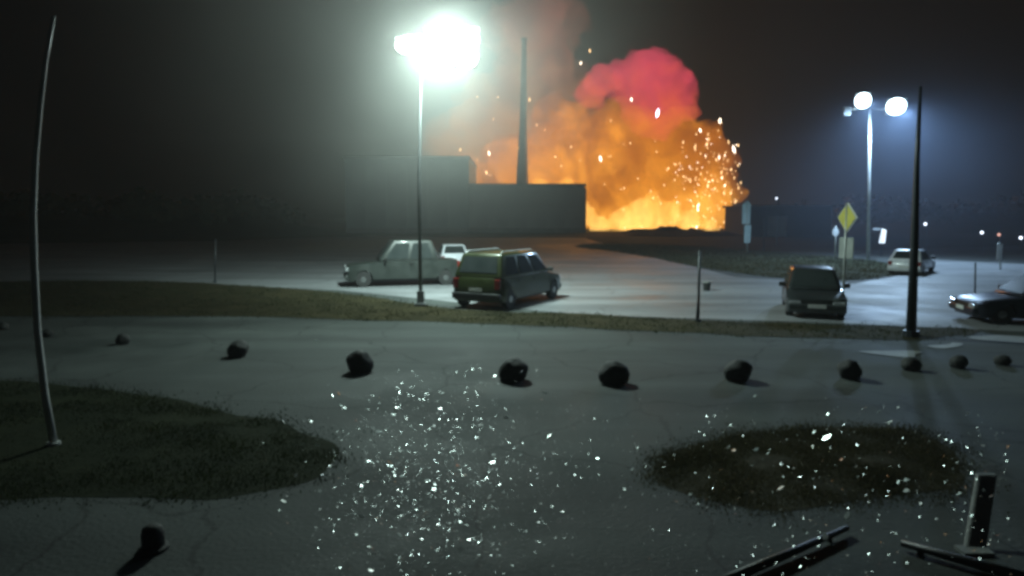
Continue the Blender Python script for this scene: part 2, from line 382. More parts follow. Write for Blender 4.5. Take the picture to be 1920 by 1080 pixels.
# ------------------------------------------------------------------ fire
YF = 172.0
def vol_mat(name, dens, ramp, estr, nscale, scatter=None, z0=0, z1=40, contrast=(.3, .7), lowdens=.15, step=.35, skin=.03, stretch=.8):
    m = bpy.data.materials.new(name); m.use_nodes = True
    nt = m.node_tree; nt.nodes.clear(); L = nt.links.new
    out = nt.nodes.new('ShaderNodeOutputMaterial')
    tc = nt.nodes.new('ShaderNodeTexCoord')
    n1 = nt.nodes.new('ShaderNodeTexNoise'); n1.inputs['Scale'].default_value = nscale; n1.inputs['Detail'].default_value = 6; n1.inputs['Roughness'].default_value = .68
    n1.inputs['Distortion'].default_value = .6
    mp = nt.nodes.new('ShaderNodeMapping'); mp.inputs['Scale'].default_value = (1, 1, stretch); L(tc.outputs['Object'], mp.inputs[0]); L(mp.outputs[0], n1.inputs['Vector'])
    sep = nt.nodes.new('ShaderNodeSeparateXYZ'); L(tc.outputs['Object'], sep.inputs[0])
    hz = nt.nodes.new('ShaderNodeMapRange'); hz.inputs[1].default_value = z0; hz.inputs[2].default_value = z1
    L(sep.outputs['Z'], hz.inputs[0])
    nn = nt.nodes.new('ShaderNodeMapRange'); nn.inputs[1].default_value = contrast[0]; nn.inputs[2].default_value = contrast[1]
    L(n1.outputs[0], nn.inputs[0])
    # heat: high near the fuel, cooling with height, stirred by turbulence; firelight in smoke
    a = nt.nodes.new('ShaderNodeMath'); a.operation = 'MULTIPLY_ADD'; a.inputs[1].default_value = .5
    sub = nt.nodes.new('ShaderNodeMath'); sub.operation = 'MULTIPLY_ADD'; sub.inputs[1].default_value = -.62; sub.inputs[2].default_value = .56
    L(hz.outputs[0], sub.inputs[0]); L(nn.outputs[0], a.inputs[0]); L(sub.outputs[0], a.inputs[2])
    rp = nt.nodes.new('ShaderNodeValToRGB')
    while len(rp.color_ramp.elements) < len(ramp): rp.color_ramp.elements.new(.5)
    for e, (pos, c) in zip(rp.color_ramp.elements, ramp): e.position = pos; e.color = (*c, 1)
    L(a.outputs[0], rp.inputs[0])
    dd = nt.nodes.new('ShaderNodeMapRange'); dd.inputs[1].default_value = .3; dd.inputs[2].default_value = .65
    dd.inputs[3].default_value = dens * lowdens; dd.inputs[4].default_value = dens
    L(n1.outputs[0], dd.inputs[0])
    em = nt.nodes.new('ShaderNodeEmission'); L(rp.outputs[0], em.inputs[0])
    es = nt.nodes.new('ShaderNodeMath'); es.operation = 'MULTIPLY'; es.inputs[1].default_value = estr; L(dd.outputs[0], es.inputs[0]); L(es.outputs[0], em.inputs[1])
    ab = nt.nodes.new('ShaderNodeVolumeAbsorption'); ab.inputs[0].default_value = (0, 0, 0, 1); L(dd.outputs[0], ab.inputs[1])
    ad = nt.nodes.new('ShaderNodeAddShader'); L(em.outputs[0], ad.inputs[0]); L(ab.outputs[0], ad.inputs[1])
    if scatter:
        sc = nt.nodes.new('ShaderNodeVolumeScatter'); sc.inputs[0].default_value = (*scatter[1], 1)
        s2 = nt.nodes.new('ShaderNodeMath'); s2.operation = 'MULTIPLY'; s2.inputs[1].default_value = scatter[0]; L(dd.outputs[0], s2.inputs[0]); L(s2.outputs[0], sc.inputs[1])
        a2 = nt.nodes.new('ShaderNodeAddShader'); L(ad.outputs[0], a2.inputs[0]); L(sc.outputs[0], a2.inputs[1]); ad = a2
    L(ad.outputs[0], out.inputs['Volume'])
    if skin:
        tr = nt.nodes.new('ShaderNodeBsdfTransparent'); e2 = nt.nodes.new('ShaderNodeEmission'); e2.inputs[0].default_value = (*ramp[1][1], 1); e2.inputs[1].default_value = skin
        a3 = nt.nodes.new('ShaderNodeAddShader'); L(tr.outputs[0], a3.inputs[0]); L(e2.outputs[0], a3.inputs[1]); L(a3.outputs[0], out.inputs['Surface'])
    try: m.cycles.volume_step_rate = step
    except Exception: pass
    return m
fire = thing('fireball', 'huge orange fireball with a pink crown of smoke behind the warehouse', 'explosion', (D(1200, 440, YF).x, YF, 0))
def cloud(name, blobs, m, Y, jit, disp, vox=1.3, flat=.8, dscale=5, extra=0):
    b = B(); blobs = list(blobs)
    for k in range(extra):                             # small billows budding from the big ones
        px, py, r = random.choice(blobs)
        if r < 18: continue
        a = random.uniform(0, 2 * PI); blobs.append((px + math.cos(a) * r * .86, py + math.sin(a) * r * .86, r * random.uniform(.22, .42)))
    for (px, py, r) in blobs:
        yy = Y + random.uniform(-jit, jit); c = D(px, py, yy); rr = r / F * yy
        bmesh.ops.create_icosphere(b, subdivisions=3, radius=1, matrix=Matrix.Translation(c - fire.location) @ Matrix.Diagonal((rr, rr * flat, rr, 1)))
    o = obj(name, b, m, fire, True)
    r = o.modifiers.new('remesh', 'REMESH'); r.mode = 'VOXEL'; r.voxel_size = vox
    for sc_, st in ((dscale, disp), (dscale * .38, disp * .5)):
        t = bpy.data.textures.new(name, 'CLOUDS'); t.noise_scale = sc_; t.noise_depth = 1
        d = o.modifiers.new('billow', 'DISPLACE'); d.texture = t; d.strength = st; d.mid_level = .5; d.texture_coords = 'LOCAL'
    return o
FL = vol_mat('flame_volume', .16, [(0, (.3, .035, .02)), (.2, (.28, .06, .008)), (.5, (.55, .15, .009)), (.78, (1, .34, .02)), (1, (1.4, .62, .08))], 1.2, .1, z0=0, z1=46, contrast=(.4, .6))
PK = vol_mat('pink_smoke_glow_volume', .16, [(0, (.2, .022, .035)), (.3, (.42, .04, .075)), (.52, (.75, .06, .12)), (.75, (.8, .09, .06)), (1, (.9, .26, .02))], 1.2, .11, z0=24, z1=56, scatter=(.1, (.8, .4, .4)))  # light on the crown's smoke is painted as pink emission, besides real scattering
VE = vol_mat('smoke_veil_glow_volume', .045, [(0, (.17, .028, .03)), (.35, (.3, .065, .035)), (.7, (.45, .17, .04)), (1, (.8, .3, .04))], 1.8, .07, z0=5, z1=70, scatter=(.3, (.8, .7, .6)), step=.6, skin=0)  # thin smoke; the firelight on it is put in as orange-brown emission
BS = vol_mat('base_flame_volume', .3, [(0, (.9, .25, .01)), (.35, (1.2, .5, .05)), (1, (2.2, 1.4, .4))], 1.2, .2, z0=-4, z1=16, step=.4, stretch=.45)
cloud('flame', [(1200, 390, 88), (1290, 370, 78), (1130, 360, 80), (1230, 290, 84), (1300, 290, 62), (1150, 270, 80), (1060, 300, 75), (1338, 390, 38), (1000, 310, 65),
                (940, 325, 52), (1328, 246, 26), (1270, 240, 42), (1344, 330, 34), (1180, 225, 48), (1090, 235, 46), (880, 335, 45), (1035, 225, 46), (960, 300, 50), (1040, 330, 60), (840, 325, 34), (1370, 300, 18), (1352, 285, 20), (1346, 420, 34), (1372, 360, 22), (1380, 420, 24)],
      FL, YF, 6, 4.5, 1.1, extra=60)
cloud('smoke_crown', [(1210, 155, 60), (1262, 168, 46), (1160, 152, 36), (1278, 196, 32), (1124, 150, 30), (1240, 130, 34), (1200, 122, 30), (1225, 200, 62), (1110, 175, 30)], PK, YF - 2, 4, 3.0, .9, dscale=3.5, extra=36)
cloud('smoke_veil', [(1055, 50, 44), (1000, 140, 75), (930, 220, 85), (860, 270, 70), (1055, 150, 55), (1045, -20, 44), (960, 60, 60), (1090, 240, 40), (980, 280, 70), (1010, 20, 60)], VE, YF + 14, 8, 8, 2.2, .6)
cloud('base_flame', [(1205, 408, 34), (1250, 402, 28), (1165, 415, 24), (1290, 415, 24), (1228, 385, 22), (1190, 430, 26), (1120, 425, 18), (1330, 425, 16), (1060, 352, 20), (1015, 352, 18), (1085, 372, 20), (1100, 400, 20)], BS, YF - 26, 3, 3, .8, .8, 3)
for (px, py, k) in ((1210, 330, 1.0), (1060, 250, .6)):
    ld = bpy.data.lights.new('fire_light', 'POINT'); ld.energy = FIRE_L * k; ld.color = (1, .45, .1); ld.shadow_soft_size = 8
    lo = bpy.data.objects.new('fire_light', ld); link(lo, fire); lo.location = D(px, py, YF - 12) - fire.location

# flying embers
def ember_mesh(name, m):
    vs = [(0, 0, 1.7), (.5, 0, .2), (0, .5, .1), (-.45, 0, 0), (0, -.5, .15), (.1, .05, -1.4)]
    fs = [(0, 1, 2), (0, 2, 3), (0, 3, 4), (0, 4, 1), (5, 2, 1), (5, 3, 2), (5, 4, 3), (5, 1, 4)]
    me = bpy.data.meshes.new(name); me.from_pydata(vs, [], fs); me.materials.append(m); return me
EM = {k: ember_mesh('ember', M[k]) for k in ('ember', 'ember_hot', 'ember_violet')}
def ember(px, py, s, k='ember', Y=None, label='glowing ember falling through the orange fireball', group='embers flying out of the fire'):
    Y = Y or random.uniform(132, 146)
    o = bpy.data.objects.new('ember', EM[k]); link(o); o.location = D(px, py, Y); sc = s / F * Y / 2
    o.scale = (sc, sc, sc * random.uniform(.7, 1.2)); o.rotation_euler = (random.uniform(-.25, .25), random.uniform(-.25, .25), random.uniform(0, 6))
    tag(o, label, 'ember', group); return o
NAMED = [(1233, 213, 11, 'ember_violet', 'brightest bluish white ember, just below the pink smoke'), (1350, 227, 9, 'ember_hot', 'bright ember at the upper right rim of the fireball'),
         (1376, 281, 10, 'ember_hot', 'bright pinkish ember outside the right rim of the fireball'), (1126, 298, 10, 'ember_hot', 'round bright ember in the middle of the orange flames'),
         (1089, 119, 6, 'ember_hot', 'ember in the dark gap left of the pink smoke crown'), (1106, 96, 5, 'ember', 'highest ember beside the pink smoke crown'),
         (917, 288, 6, 'ember_hot', 'ember above the step of the warehouse roof'), (863, 281, 5, 'ember', 'ember above the tall half of the warehouse'),
         (912, 324, 6, 'ember', 'ember just over the low warehouse roof by the step'), (993, 187, 5, 'ember', 'ember right beside the chimney'),
         (1184, 187, 7, 'ember_hot', 'ember at the border of the pink smoke and the orange flames'), (1313, 245, 8, 'ember_hot', 'ember next to the upper right rim of the flames')]
for px, py, s, k, l in NAMED: ember(px, py, s, k, 138, l)
for _ in range(120):
    px = random.gauss(1325, 36); py = random.gauss(335, 45)
    if 1180 < px < 1392 and 235 < py < 440: ember(px, py, random.choice([1.8, 2.2, 2.6, 3.2, 4, 5.2]), random.choice(['ember', 'ember', 'ember_hot']))
for _ in range(62):
    px = random.gauss(1362, 14); py = random.uniform(285, 445); ember(px, py, random.choice([1.5, 1.8, 2.2, 2.8]), label='fine spark raining down at the right rim of the fireball', group='sparks at the right rim')
for _ in range(48):
    px = random.uniform(1110, 1385); py = random.uniform(220, 430); ember(px, py, random.uniform(2, 4.5))
for _ in range(12):
    px = random.uniform(890, 1090); py = random.uniform(180, 335); ember(px, py, random.uniform(2, 4), label='small ember drifting over the warehouse roof', group='embers over the warehouse')

# ------------------------------------------------------------------ lamps
def flood(parent, loc, w, h, tilt, yaw, m):
    """a lamp head: housing and a bulging glass bowl; local -Y is the beam"""
    rot = Matrix.Rotation(yaw, 4, 'Z') @ Matrix.Rotation(tilt, 4, 'X')
    b = B(); box(b, (0, .12, 0), (w, .22, h)); box(b, (0, .28, 0), (w * .6, .12, h * .5))
    me = obj('lamp_head', b, M['galv'], parent, bevel=.03)
    me.matrix_local = Matrix.Translation(loc) @ rot
    b = B(); bmesh.ops.create_uvsphere(b, u_segments=20, v_segments=12, radius=1, matrix=Matrix.Diagonal((w * .49, .26, h * .49, 1)))
    obj('lens', b, m, me, True)
    return me
def lamp_light(parent, loc, aim, size, power, color):
    ld = bpy.data.lights.new('flood_light', 'SPOT'); ld.energy = power; ld.color = color; ld.spot_size = R(size); ld.spot_blend = 1; ld.shadow_soft_size = .3
    lo = bpy.data.objects.new('flood_light', ld); link(lo, parent); lo.location = loc
    lo.rotation_euler = Vector(aim).to_track_quat('-Z', 'Y').to_euler()
p = G(789, 574); YL = p.y
def at(px, py, root): return D(px, py, root.location.y) - root.location
lp = thing('floodlight_mast', 'tall pale mast with a cluster of dazzling white floodlights behind the parked cars', 'street lamp', p)
top = at(791, 86, lp)
b = B(); tube(b, [(0, 0, 0), (0, 0, top.z * .5), (top.x, 0, top.z)], [.07, .055, .04], 12); obj('pole', b, M['mast'], lp, True)
b = B(); box(b, (0, 0, .07), (.4, .4, .1)); box(b, (0, 0, .3), (.24, .24, .5)); obj('base', b, M['mast'], lp, bevel=.01)
xa, xb_ = at(752, 92, lp), at(892, 92, lp)
b = B(); tube(b, [(xa.x, .12, top.z), (xb_.x, .12, top.z)], .045, 8); obj('crossarm', b, M['mast'], lp)
WHT = (.76, 1, .93)
for (px, py, w, h, yw, k) in ((768, 88, .95, .6, -.3, .8), (826, 77, 1.0, .8, 0, 1.2), (872, 78, 1.0, .86, .15, 1.2), (836, 108, .9, .8, .1, 1.2), (874, 110, .86, .78, .25, 1.0)):
    flood(lp, at(px, py, lp) + Vector((0, -.25, 0)), w, h, .42, yw, M['flood_white'])
c_ = at(845, 100, lp)
for px, py, k in ((768, 88, .2), (826, 80, .35), (872, 84, .45)):
    ld = bpy.data.lights.new('flood_glow', 'POINT'); ld.energy = LAMP_A * .45 * k; ld.color = WHT; ld.shadow_soft_size = .3
    lo = bpy.data.objects.new('flood_glow', ld); link(lo, lp); lo.location = at(px, py, lp) + Vector((0, -.72, 0))
lamp_light(lp, c_ + Vector((-.3, -.8, .75)), (.5, -.5, -.7), 168, LAMP_A * .65, WHT)
lamp_light(lp, c_ + Vector((-.5, .5, .6)), (.1, .85, -.5), 160, LAMP_A * 2.5, WHT)
p = G(1628, 487)
lp2 = thing('twin_lamp_post', 'thin pole with two blue white floodlights glowing by the junction', 'street lamp', p)
top = at(1631, 205, lp2)
b = B(); tube(b, [(0, 0, 0), (top.x, 0, top.z)], [.13, .08], 12); obj('pole', b, M['galv'], lp2, True)
b = B(); tube(b, [(at(1588, 200, lp2).x, .1, top.z), (at(1684, 200, lp2).x, .1, top.z)], .06, 8); obj('crossarm', b, M['galv'], lp2)
for (px, py, w, h, yw, k) in ((1614, 190, 1.05, 1.1, .2, .8), (1676, 201, 1.3, 1.2, .3, 1.2)):
    flood(lp2, at(px, py, lp2) + Vector((0, -.3, 0)), w, h, .35, yw - .6, M['flood_blue'])
    lamp_light(lp2, at(px, py, lp2) + Vector((0, -1.1, -.2)), (-.1, -.35, -.9), 165, LAMP_B * k / 2, (.48, .72, 1))
b = B(); box(b, (0, 0, 0), (.5, .3, .6)); o = obj('lamp_head', b, M['galv'], lp2, bevel=.02); o.location = at(1588, 200, lp2) + Vector((0, 0, -.35))
# dark slim post on the right, pale bowed post on the left
p = G(1708, 632)
dp = thing('slim_post', 'dark slim unlit post leaning right, in the grass strip near the junction', 'post', p)
t = at(1726, 162, dp)
b = B(); tube(b, [(0, 0, 0), (t.x * .35, 0, t.z * .35), (t.x * .8, 0, t.z * .7), (t.x, 0, t.z)], [.13, .1, .065, .035], 12); obj('pole', b, M['dark_steel'], dp, True)
b = B(); tube(b, [(0, 0, -.02), (0, 0, .18)], .2, 12); obj('base', b, M['dark_steel'], dp)
p = G(101, 834)
pp = thing('bowed_pole', 'slender pale flagpole bowed to the left at the dark edge of the bed', 'pole', p)
pts = [at(px, py, pp) for px, py in ((101, 834), (84, 740), (70, 620), (64, 500), (62, 400), (66, 300), (75, 200), (86, 110), (101, 30))]
b = B(); tube(b, pts, [.05, .047, .044, .042, .039, .035, .031, .026, .02], 10); obj('shaft', b, M['pale_pole'], pp, True)
b = B(); tube(b, [pts[0] + Vector((0, 0, -.02)), pts[0] + Vector((0, 0, .04))], .085, 12); obj('base', b, M['pale_pole'], pp)
# small far lamps
for (px, py, by, warm, lb) in ((1735, 420, 470, 0, 'far tiny lamp seen just right of the slim dark post'), (1841, 436, 472, 0, 'far tiny white lamp over the dark hill'),
                              (1873, 440, 474, 1, 'far tiny reddish lamp above the small white sign'), (1914, 446, 476, 0, 'far faint lamp at the right end of the dark hill'),
                              (1456, 372, 462, 0, 'tiny faint lamp over the dark shed roof'), (1737, 421, 475, 0, None)):
    if lb is None: continue
    p = G(px, by); t = thing('distant_lamp', lb, 'lamp', p, group='distant lamps'); q = at(px, py, t)
    b = B(); tube(b, [(0, 0, 0), (0, 0, q.z)], [.06, .04], 8); obj('pole', b, M['dark_steel'], t)
    b = B(); bmesh.ops.create_uvsphere(b, u_segments=10, v_segments=6, radius=.12 if py > 400 else .09); o = obj('globe', b, M['small_lamp_warm' if warm else 'small_lamp'], t, True); o.location = q

# ------------------------------------------------------------------ signs and posts
def post(name, label, cat, base, top, r=.035, m='galv', group=None):
    p = G(*base); t = thing(name, label, cat, p, 0, group); q = at(*top, t)
    b = B(); tube(b, [(0, 0, -.05), (q.x, 0, q.z)], r, 10); obj('post', b, M[m], t, True)
    return t
t = post('warning_sign', 'yellow diamond sign over a grey plate on a thin post beside the dark parked car', 'road sign', (1579, 592), (1588, 384), .032)
def plate(name, t, px, py, poly, yaw, m, edge=None):
    """flat sign face turned by yaw, poly in local metres"""
    rot = Matrix.Rotation(yaw, 4, 'Z'); c = at(px, py, t) + rot @ Vector((0, -.05, 0))
    b = B(); prism(b, [rot @ Vector((x, 0, z)) for x, z in poly], rot @ Vector((0, .025, 0))); o = obj(name, b, m, t); o.location = c; return o
s = .43
plate('face', t, 1590, 408, [(0, -s), (s, 0), (0, s), (-s, 0)], -1.42, M['yellow'])
plate('border', t, 1590, 408, [(0, -s - .05), (s + .05, 0), (0, s + .05), (-s - .05, 0)], -1.42, M['sign_white']).location += Matrix.Rotation(-1.42, 4, 'Z') @ Vector((0, .028, 0))
plate('plate', t, 1588, 465, [(-.24, -.33), (.24, -.33), (.24, .33), (-.24, .33)], -1.05, M['sign_grey'])
t = post('round_sign', 'small round white sign on a post left of the yellow diamond sign', 'road sign', (1566, 487), (1567, 424), .05)
plate('face', t, 1566, 435, [(.3 * math.cos(a * PI / 8), .3 * math.sin(a * PI / 8)) for a in range(16)], .3, M['sign_white'])
t = post('banner_sign', 'tall pale blue grey double banner at the edge of the fire', 'banner', (1401, 474), (1400, 378), .06)
plate('upper_panel', t, 1399, 398, [(-.4, -1.0), (.4, -1.0), (.42, .7), (.1, 1), (-.42, .7)], .3, M['banner'])
plate('lower_panel', t, 1401, 436, [(-.3, -.9), (.3, -.9), (.34, .65), (-.34, .65)], .3, M['banner'])
t = post('lit_sign', 'small glowing white sign box beside the foot of the twin lamp post', 'sign', (1652, 480), (1652, 426), .06, 'dark_steel')
plate('panel', t, 1653, 443, [(-.2, -.55), (.28, -.55), (.34, .5), (-.05, .62)], .1, M['lightbox'])
plate('arm', t, 1643, 430, [(-.3, -.06), (.32, -.06), (.32, .1), (-.3, .1)], .1, M['sign_white'])
t = post('white_sign', 'narrow white sign on a post on the far verge at the right edge', 'road sign', (1876, 506), (1873, 455), .045)
plate('face', t, 1873, 472, [(-.2, -.45), (.2, -.45), (.2, .45), (-.2, .45)], .3, M['sign_white'])
for base, top_, r, lb in (((1309, 604), (1312, 470), .04, 'dark double post in the grass strip left of the dark parked car'), ((403, 530), (404, 448), .035, 'dark thin post standing at the far left of the car park'),
                          ((1828, 572), (1829, 492), .028, 'thin post in front of the navy car'), ((1432, 470), (1432, 410), .05, 'thin post right of the blue grey banner')):
    t = post('thin_post', lb, 'post', base, top_, r, 'dark_steel')
    b = B(); tube(b, [(0, 0, -.02), (0, 0, .1)], r * 2.2, 10); obj('base', b, M['dark_steel'], t)
    if base[0] == 1309:
        b = B(); tube(b, [(-.06, .02, 0), (-.01, 0, 1.0)], .02, 8); obj('brace', b, M['dark_steel'], t)
p = G(1325, 545); t = thing('litter_bin', 'small dark bin with a pale rim on the road edge by the double post', 'bin', p)
b = B(); lathe(b, [(.14, 0), (.17, .35), (.15, .36), (.14, .3)], 14); obj('body', b, M['black'], t)
b = B(); lathe(b, [(.172, .34), (.185, .36), (.185, .4), (.15, .4)], 14); obj('rim', b, M['sign_grey'], t)

# ------------------------------------------------------------------ vehicles
def car(name, label, cat, loc, rz, L, Wd, Hh, paint, kind='suv', group='cars parked and driving at night', plate_on=True, ground=.0):
    t = thing(name, label, cat, (loc[0], loc[1], ground), rz, group)
    hl, hw = L / 2, Wd / 2
    wr = .36 if kind in ('suv', 'offroad', 'pickup') else .32
    belt = Hh * (.58 if kind not in ('offroad', 'pickup') else .56); clear = .2 if kind not in ('suv', 'offroad', 'pickup') else .27
    hood = belt - (.06 if kind != 'offroad' else .02)
    nose = {'suv': .9, 'offroad': 1.45, 'pickup': 1.4, 'sedan': 1.05, 'hatch': 1.1}[kind]
    xf, xr = hl - .72 * wr - .5, -hl + .72 * wr + .42
    # --- lower body: side outline with wheel arches, rounded in plan
    def arch(xc): return [(xc + (wr + .06) * math.cos(a), max(clear, wr + (wr + .06) * math.sin(a))) for a in [PI * k / 8 for k in range(0, 9)]]
    top = [(-hl + .02, clear + .12), (-hl, .55), (-hl + .04, belt - .1), (-hl + .1, belt)] if kind != 'sedan' else [(-hl + .02, clear + .12), (-hl, .6), (-hl + .05, belt - .04), (-hl + .2, belt)]
    top += [(hl - nose - .35, belt), (hl - nose - .1, hood + .01), (hl - .25, hood - (.12 if kind != 'offroad' else .03)), (hl - .08, hood - (.2 if kind != 'offroad' else .06)), (hl, .62), (hl - .01, clear + .2), (hl - .06, clear)]
    bot = arch(xf) + arch(xr) + [(-hl + .08, clear)]
    prof = top + bot
    b = B(); ys = [-1, -.93, -.6, .6, .93, 1]
    rows = []
    for s in ys:
        e = abs(s); pinch = 0 if e < .7 else (.035 if e < .95 else .1)
        rows.append([b.verts.new((x * (1 - pinch * (abs(x) / hl) ** 4), s * hw * (1 - .05 * max(0, (z - .75)) / .5), z - (.025 if e == 1 and z > belt - .15 else 0))) for x, z in prof])
    n = len(prof)
    for r0, r1 in zip(rows, rows[1:]):
        for k in range(n): b.faces.new((r0[k], r0[(k + 1) % n], r1[(k + 1) % n], r1[k]))
    b.faces.new(rows[0]); b.faces.new(rows[-1][::-1])
    bmesh.ops.triangulate(b, faces=[f for f in b.faces if len(f.verts) > 4])
    body = obj('body', b, paint, t, True)
    em = body.modifiers.new('edges', 'EDGE_SPLIT'); em.split_angle = R(38)
    # --- cabin
    if kind == 'suv': bx0, bx1, tx0, tx1 = -hl + .08, hl - nose - .12, -hl + .42, hl - nose - 1.0
    elif kind == 'offroad': bx0, bx1, tx0, tx1 = -hl + .1, hl - nose - .2, -hl + .28, hl - nose - .62
    elif kind == 'pickup': bx0, bx1, tx0, tx1 = -hl + .95, hl - nose - .05, -hl + 1.3, hl - nose - .75
    elif kind == 'hatch': bx0, bx1, tx0, tx1 = -hl + .1, hl - nose - .05, -hl + .62, hl - nose - .95
    else: bx0, bx1, tx0, tx1 = -hl + .62, hl - nose - .05, -hl + 1.35, hl - nose - .95
    wb, wt = hw * .95, hw * (.86 if kind == 'offroad' else .72 if kind == 'hatch' else .78)
    z0, z1 = belt - .03, Hh
    def cab(u, v, s):      # u along, v up, s side
        x = (bx0 + (bx1 - bx0) * u) * (1 - v) + (tx0 + (tx1 - tx0) * u) * v
        return Vector((x, s * (wb + (wt - wb) * v), z0 + (z1 - z0) * v))
    b = B(); cs = [[cab(0, v, -1), cab(1, v, -1), cab(1, v, 1), cab(0, v, 1)] for v in (0, 1)]
    va = [[b.verts.new(p) for p in r] for r in cs]
    for k in range(4): b.faces.new((va[0][k], va[0][(k + 1) % 4], va[1][(k + 1) % 4], va[1][k]))
    b.faces.new(va[0][::-1]); b.faces.new(va[1])
    obj('cabin', b, paint, t, True, bevel=.09, seg=3)
    def pane(nm, q, m=M['glass'], off=.02, th=.03):
        a, bb, c, d = q; nrm = (bb - a).cross(d - a).normalized()
        cen = (a + bb + c + d) / 4
        if nrm.dot(cen - Vector((0, 0, Hh * .6))) < 0: nrm = -nrm
        b2 = B(); prism(b2, [p + nrm * off for p in q], -nrm * th); return obj(nm, b2, m, t)
    v0, v1 = .12, .86
    fr = lambda s, v: cab(1, v, s)
    pane('windscreen', [fr(-.86, v0), fr(.86, v0), fr(.84, v1), fr(-.84, v1)])
    re = lambda s, v: cab(0, v, s)
    pane('rear_window', [re(-.82, .22), re(.82, .22), re(.8, v1), re(-.8, v1)])
    for s in (-1, 1):
        for u0, u1 in ((.08, .33), (.37, .63), (.67, .93)) if kind in ('suv', 'offroad') else ((.1, .5), (.54, .92)):
            pane('side_window', [cab(u0, v0, s), cab(u1, v0, s), cab(u1 - .02, v1, s), cab(u0 + .02, v1, s)])
    # --- wheels
    for xc in (xf, xr):
        for s in (-1, 1):
            b = B(); rot = Matrix.Rotation(PI / 2, 4, 'X')
            lathe(b, [(wr * .6, -.11), (wr * .94, -.11), (wr, -.06), (wr, .06), (wr * .94, .11), (wr * .6, .11)], 24, rot)
            w = obj('wheel', b, M['tyre'], t, False); w.location = (xc, s * (hw - .12), wr)
            b = B(); lathe(b, [(.05, .118 * -1), (wr * .6, -.1), (wr * .6, .1), (.05, .118)], 20, rot)
            obj('rim', b, M['rim'], w)
    # --- lights, bumpers, grille, mirrors
    zf = hood - (.3 if kind != 'offroad' else .24)
    for s in (-1, 1):
        b = B(); box(b, (0, 0, 0), (.16, .36 if kind != 'offroad' else .22, .17)); o = obj('headlight', b, M['lens'], t, bevel=.03); o.location = (hl - .055, s * hw * .72, zf)
        b = B(); box(b, (0, 0, 0), (.1, .2, .34 if kind != 'sedan' else .17)); o = obj('tail_light', b, M['tail'], t, bevel=.02); o.location = (-hl + .06, s * hw * .82, belt - .22)
        b = B(); box(b, (0, 0, 0), (.1, .22, .15)); o = obj('mirror', b, M['black'], t, bevel=.03); o.location = (bx1 - .32, s * (wb + .14), belt + .1)
        b = B(); box(b, (0, 0, 0), (.05, .12, .04)); o2 = obj('stalk', b, M['black'], o); o2.location = (0, -s * .1, -.05)
        for u in ((.36, .66) if kind in ('suv', 'offroad') else (.52,)):
            b = B(); box(b, (0, 0, 0), (.17, .035, .035)); o = obj('door_handle', b, M['black'], t); q = cab(u, 0, s); o.location = (q.x - .12, s * (hw * .985 + .012), belt - .14)
    b = B(); box(b, (0, 0, 0), (.1, Wd * .5, .17)); o = obj('grille', b, M['black'], t, bevel=.02); o.location = (hl - .045, 0, zf - .02)
    b = B(); box(b, (0, 0, 0), (.16, Wd * .94, .2)); o = obj('front_bumper', b, M['black'] if kind == 'offroad' else paint, t, bevel=.04); o.location = (hl - .03, 0, clear + .18)
    b = B(); box(b, (0, 0, 0), (.16, Wd * .94, .22)); o = obj('rear_bumper', b, M['black'] if kind in ('suv', 'offroad') else paint, t, bevel=.04); o.location = (-hl + .03, 0, clear + .2)
    for sx in (1, -1):
        b = B(); box(b, (0, 0, 0), (.02, .52, .115)); o = obj('number_plate', b, M['plate'], t); o.location = (sx * (hl + .062), 0, clear + .22) if kind != 'suv' or sx > 0 else (-hl - .012, 0, clear + .42)
    if kind in ('suv', 'offroad'):
        for s in (-1, 1):
            b = B(); tube(b, [(tx0 + .1, s * (wt - .1), z1 - .02), (tx0 + .2, s * (wt - .1), z1 + .06), (tx1 - .3, s * (wt - .1), z1 + .06), (tx1 - .1, s * (wt - .1), z1 - .02)], .022, 8)
            obj('roof_rail', b, M['galv'], t)
    b = B(); box(b, (0, 0, 0), (L * .86, Wd * .78, .14)); o = obj('underbody', b, M['black'], t); o.location = (0, 0, clear + .05)
    return t
car('parked_car', 'dark olive SUV seen from behind, parked in front of the warehouse', 'car', G(957, 566), R(61), 4.9, 2.04, 1.92, M['olive'], 'suv')
car('parked_car', 'grey green three box car with a long pale hood, behind the mast foot', 'car', G(754, 533), R(196), 5.2, 2.0, 2.1, M['greygreen'], 'pickup')
car('parked_car', 'charcoal car facing the camera beside the yellow diamond sign', 'car', G(1521, 583), R(-110), 4.1, 1.74, 1.46, M['charcoal'], 'hatch')
car('parked_car', 'dark navy car cut by the right edge of the photo', 'car', G(1950, 604), R(168), 4.3, 1.8, 1.5, M['navy'], 'hatch')
car('driving_car', 'small white car turning at the far road junction', 'car', G(1709, 511), R(48), 3.9, 1.7, 1.34, M['white_paint'], 'hatch')
car('parked_car', 'white car half hidden between the grey green car and the olive SUV', 'car', G(848, 500), R(100), 4.2, 1.75, 1.46, M['white_paint'], 'hatch')

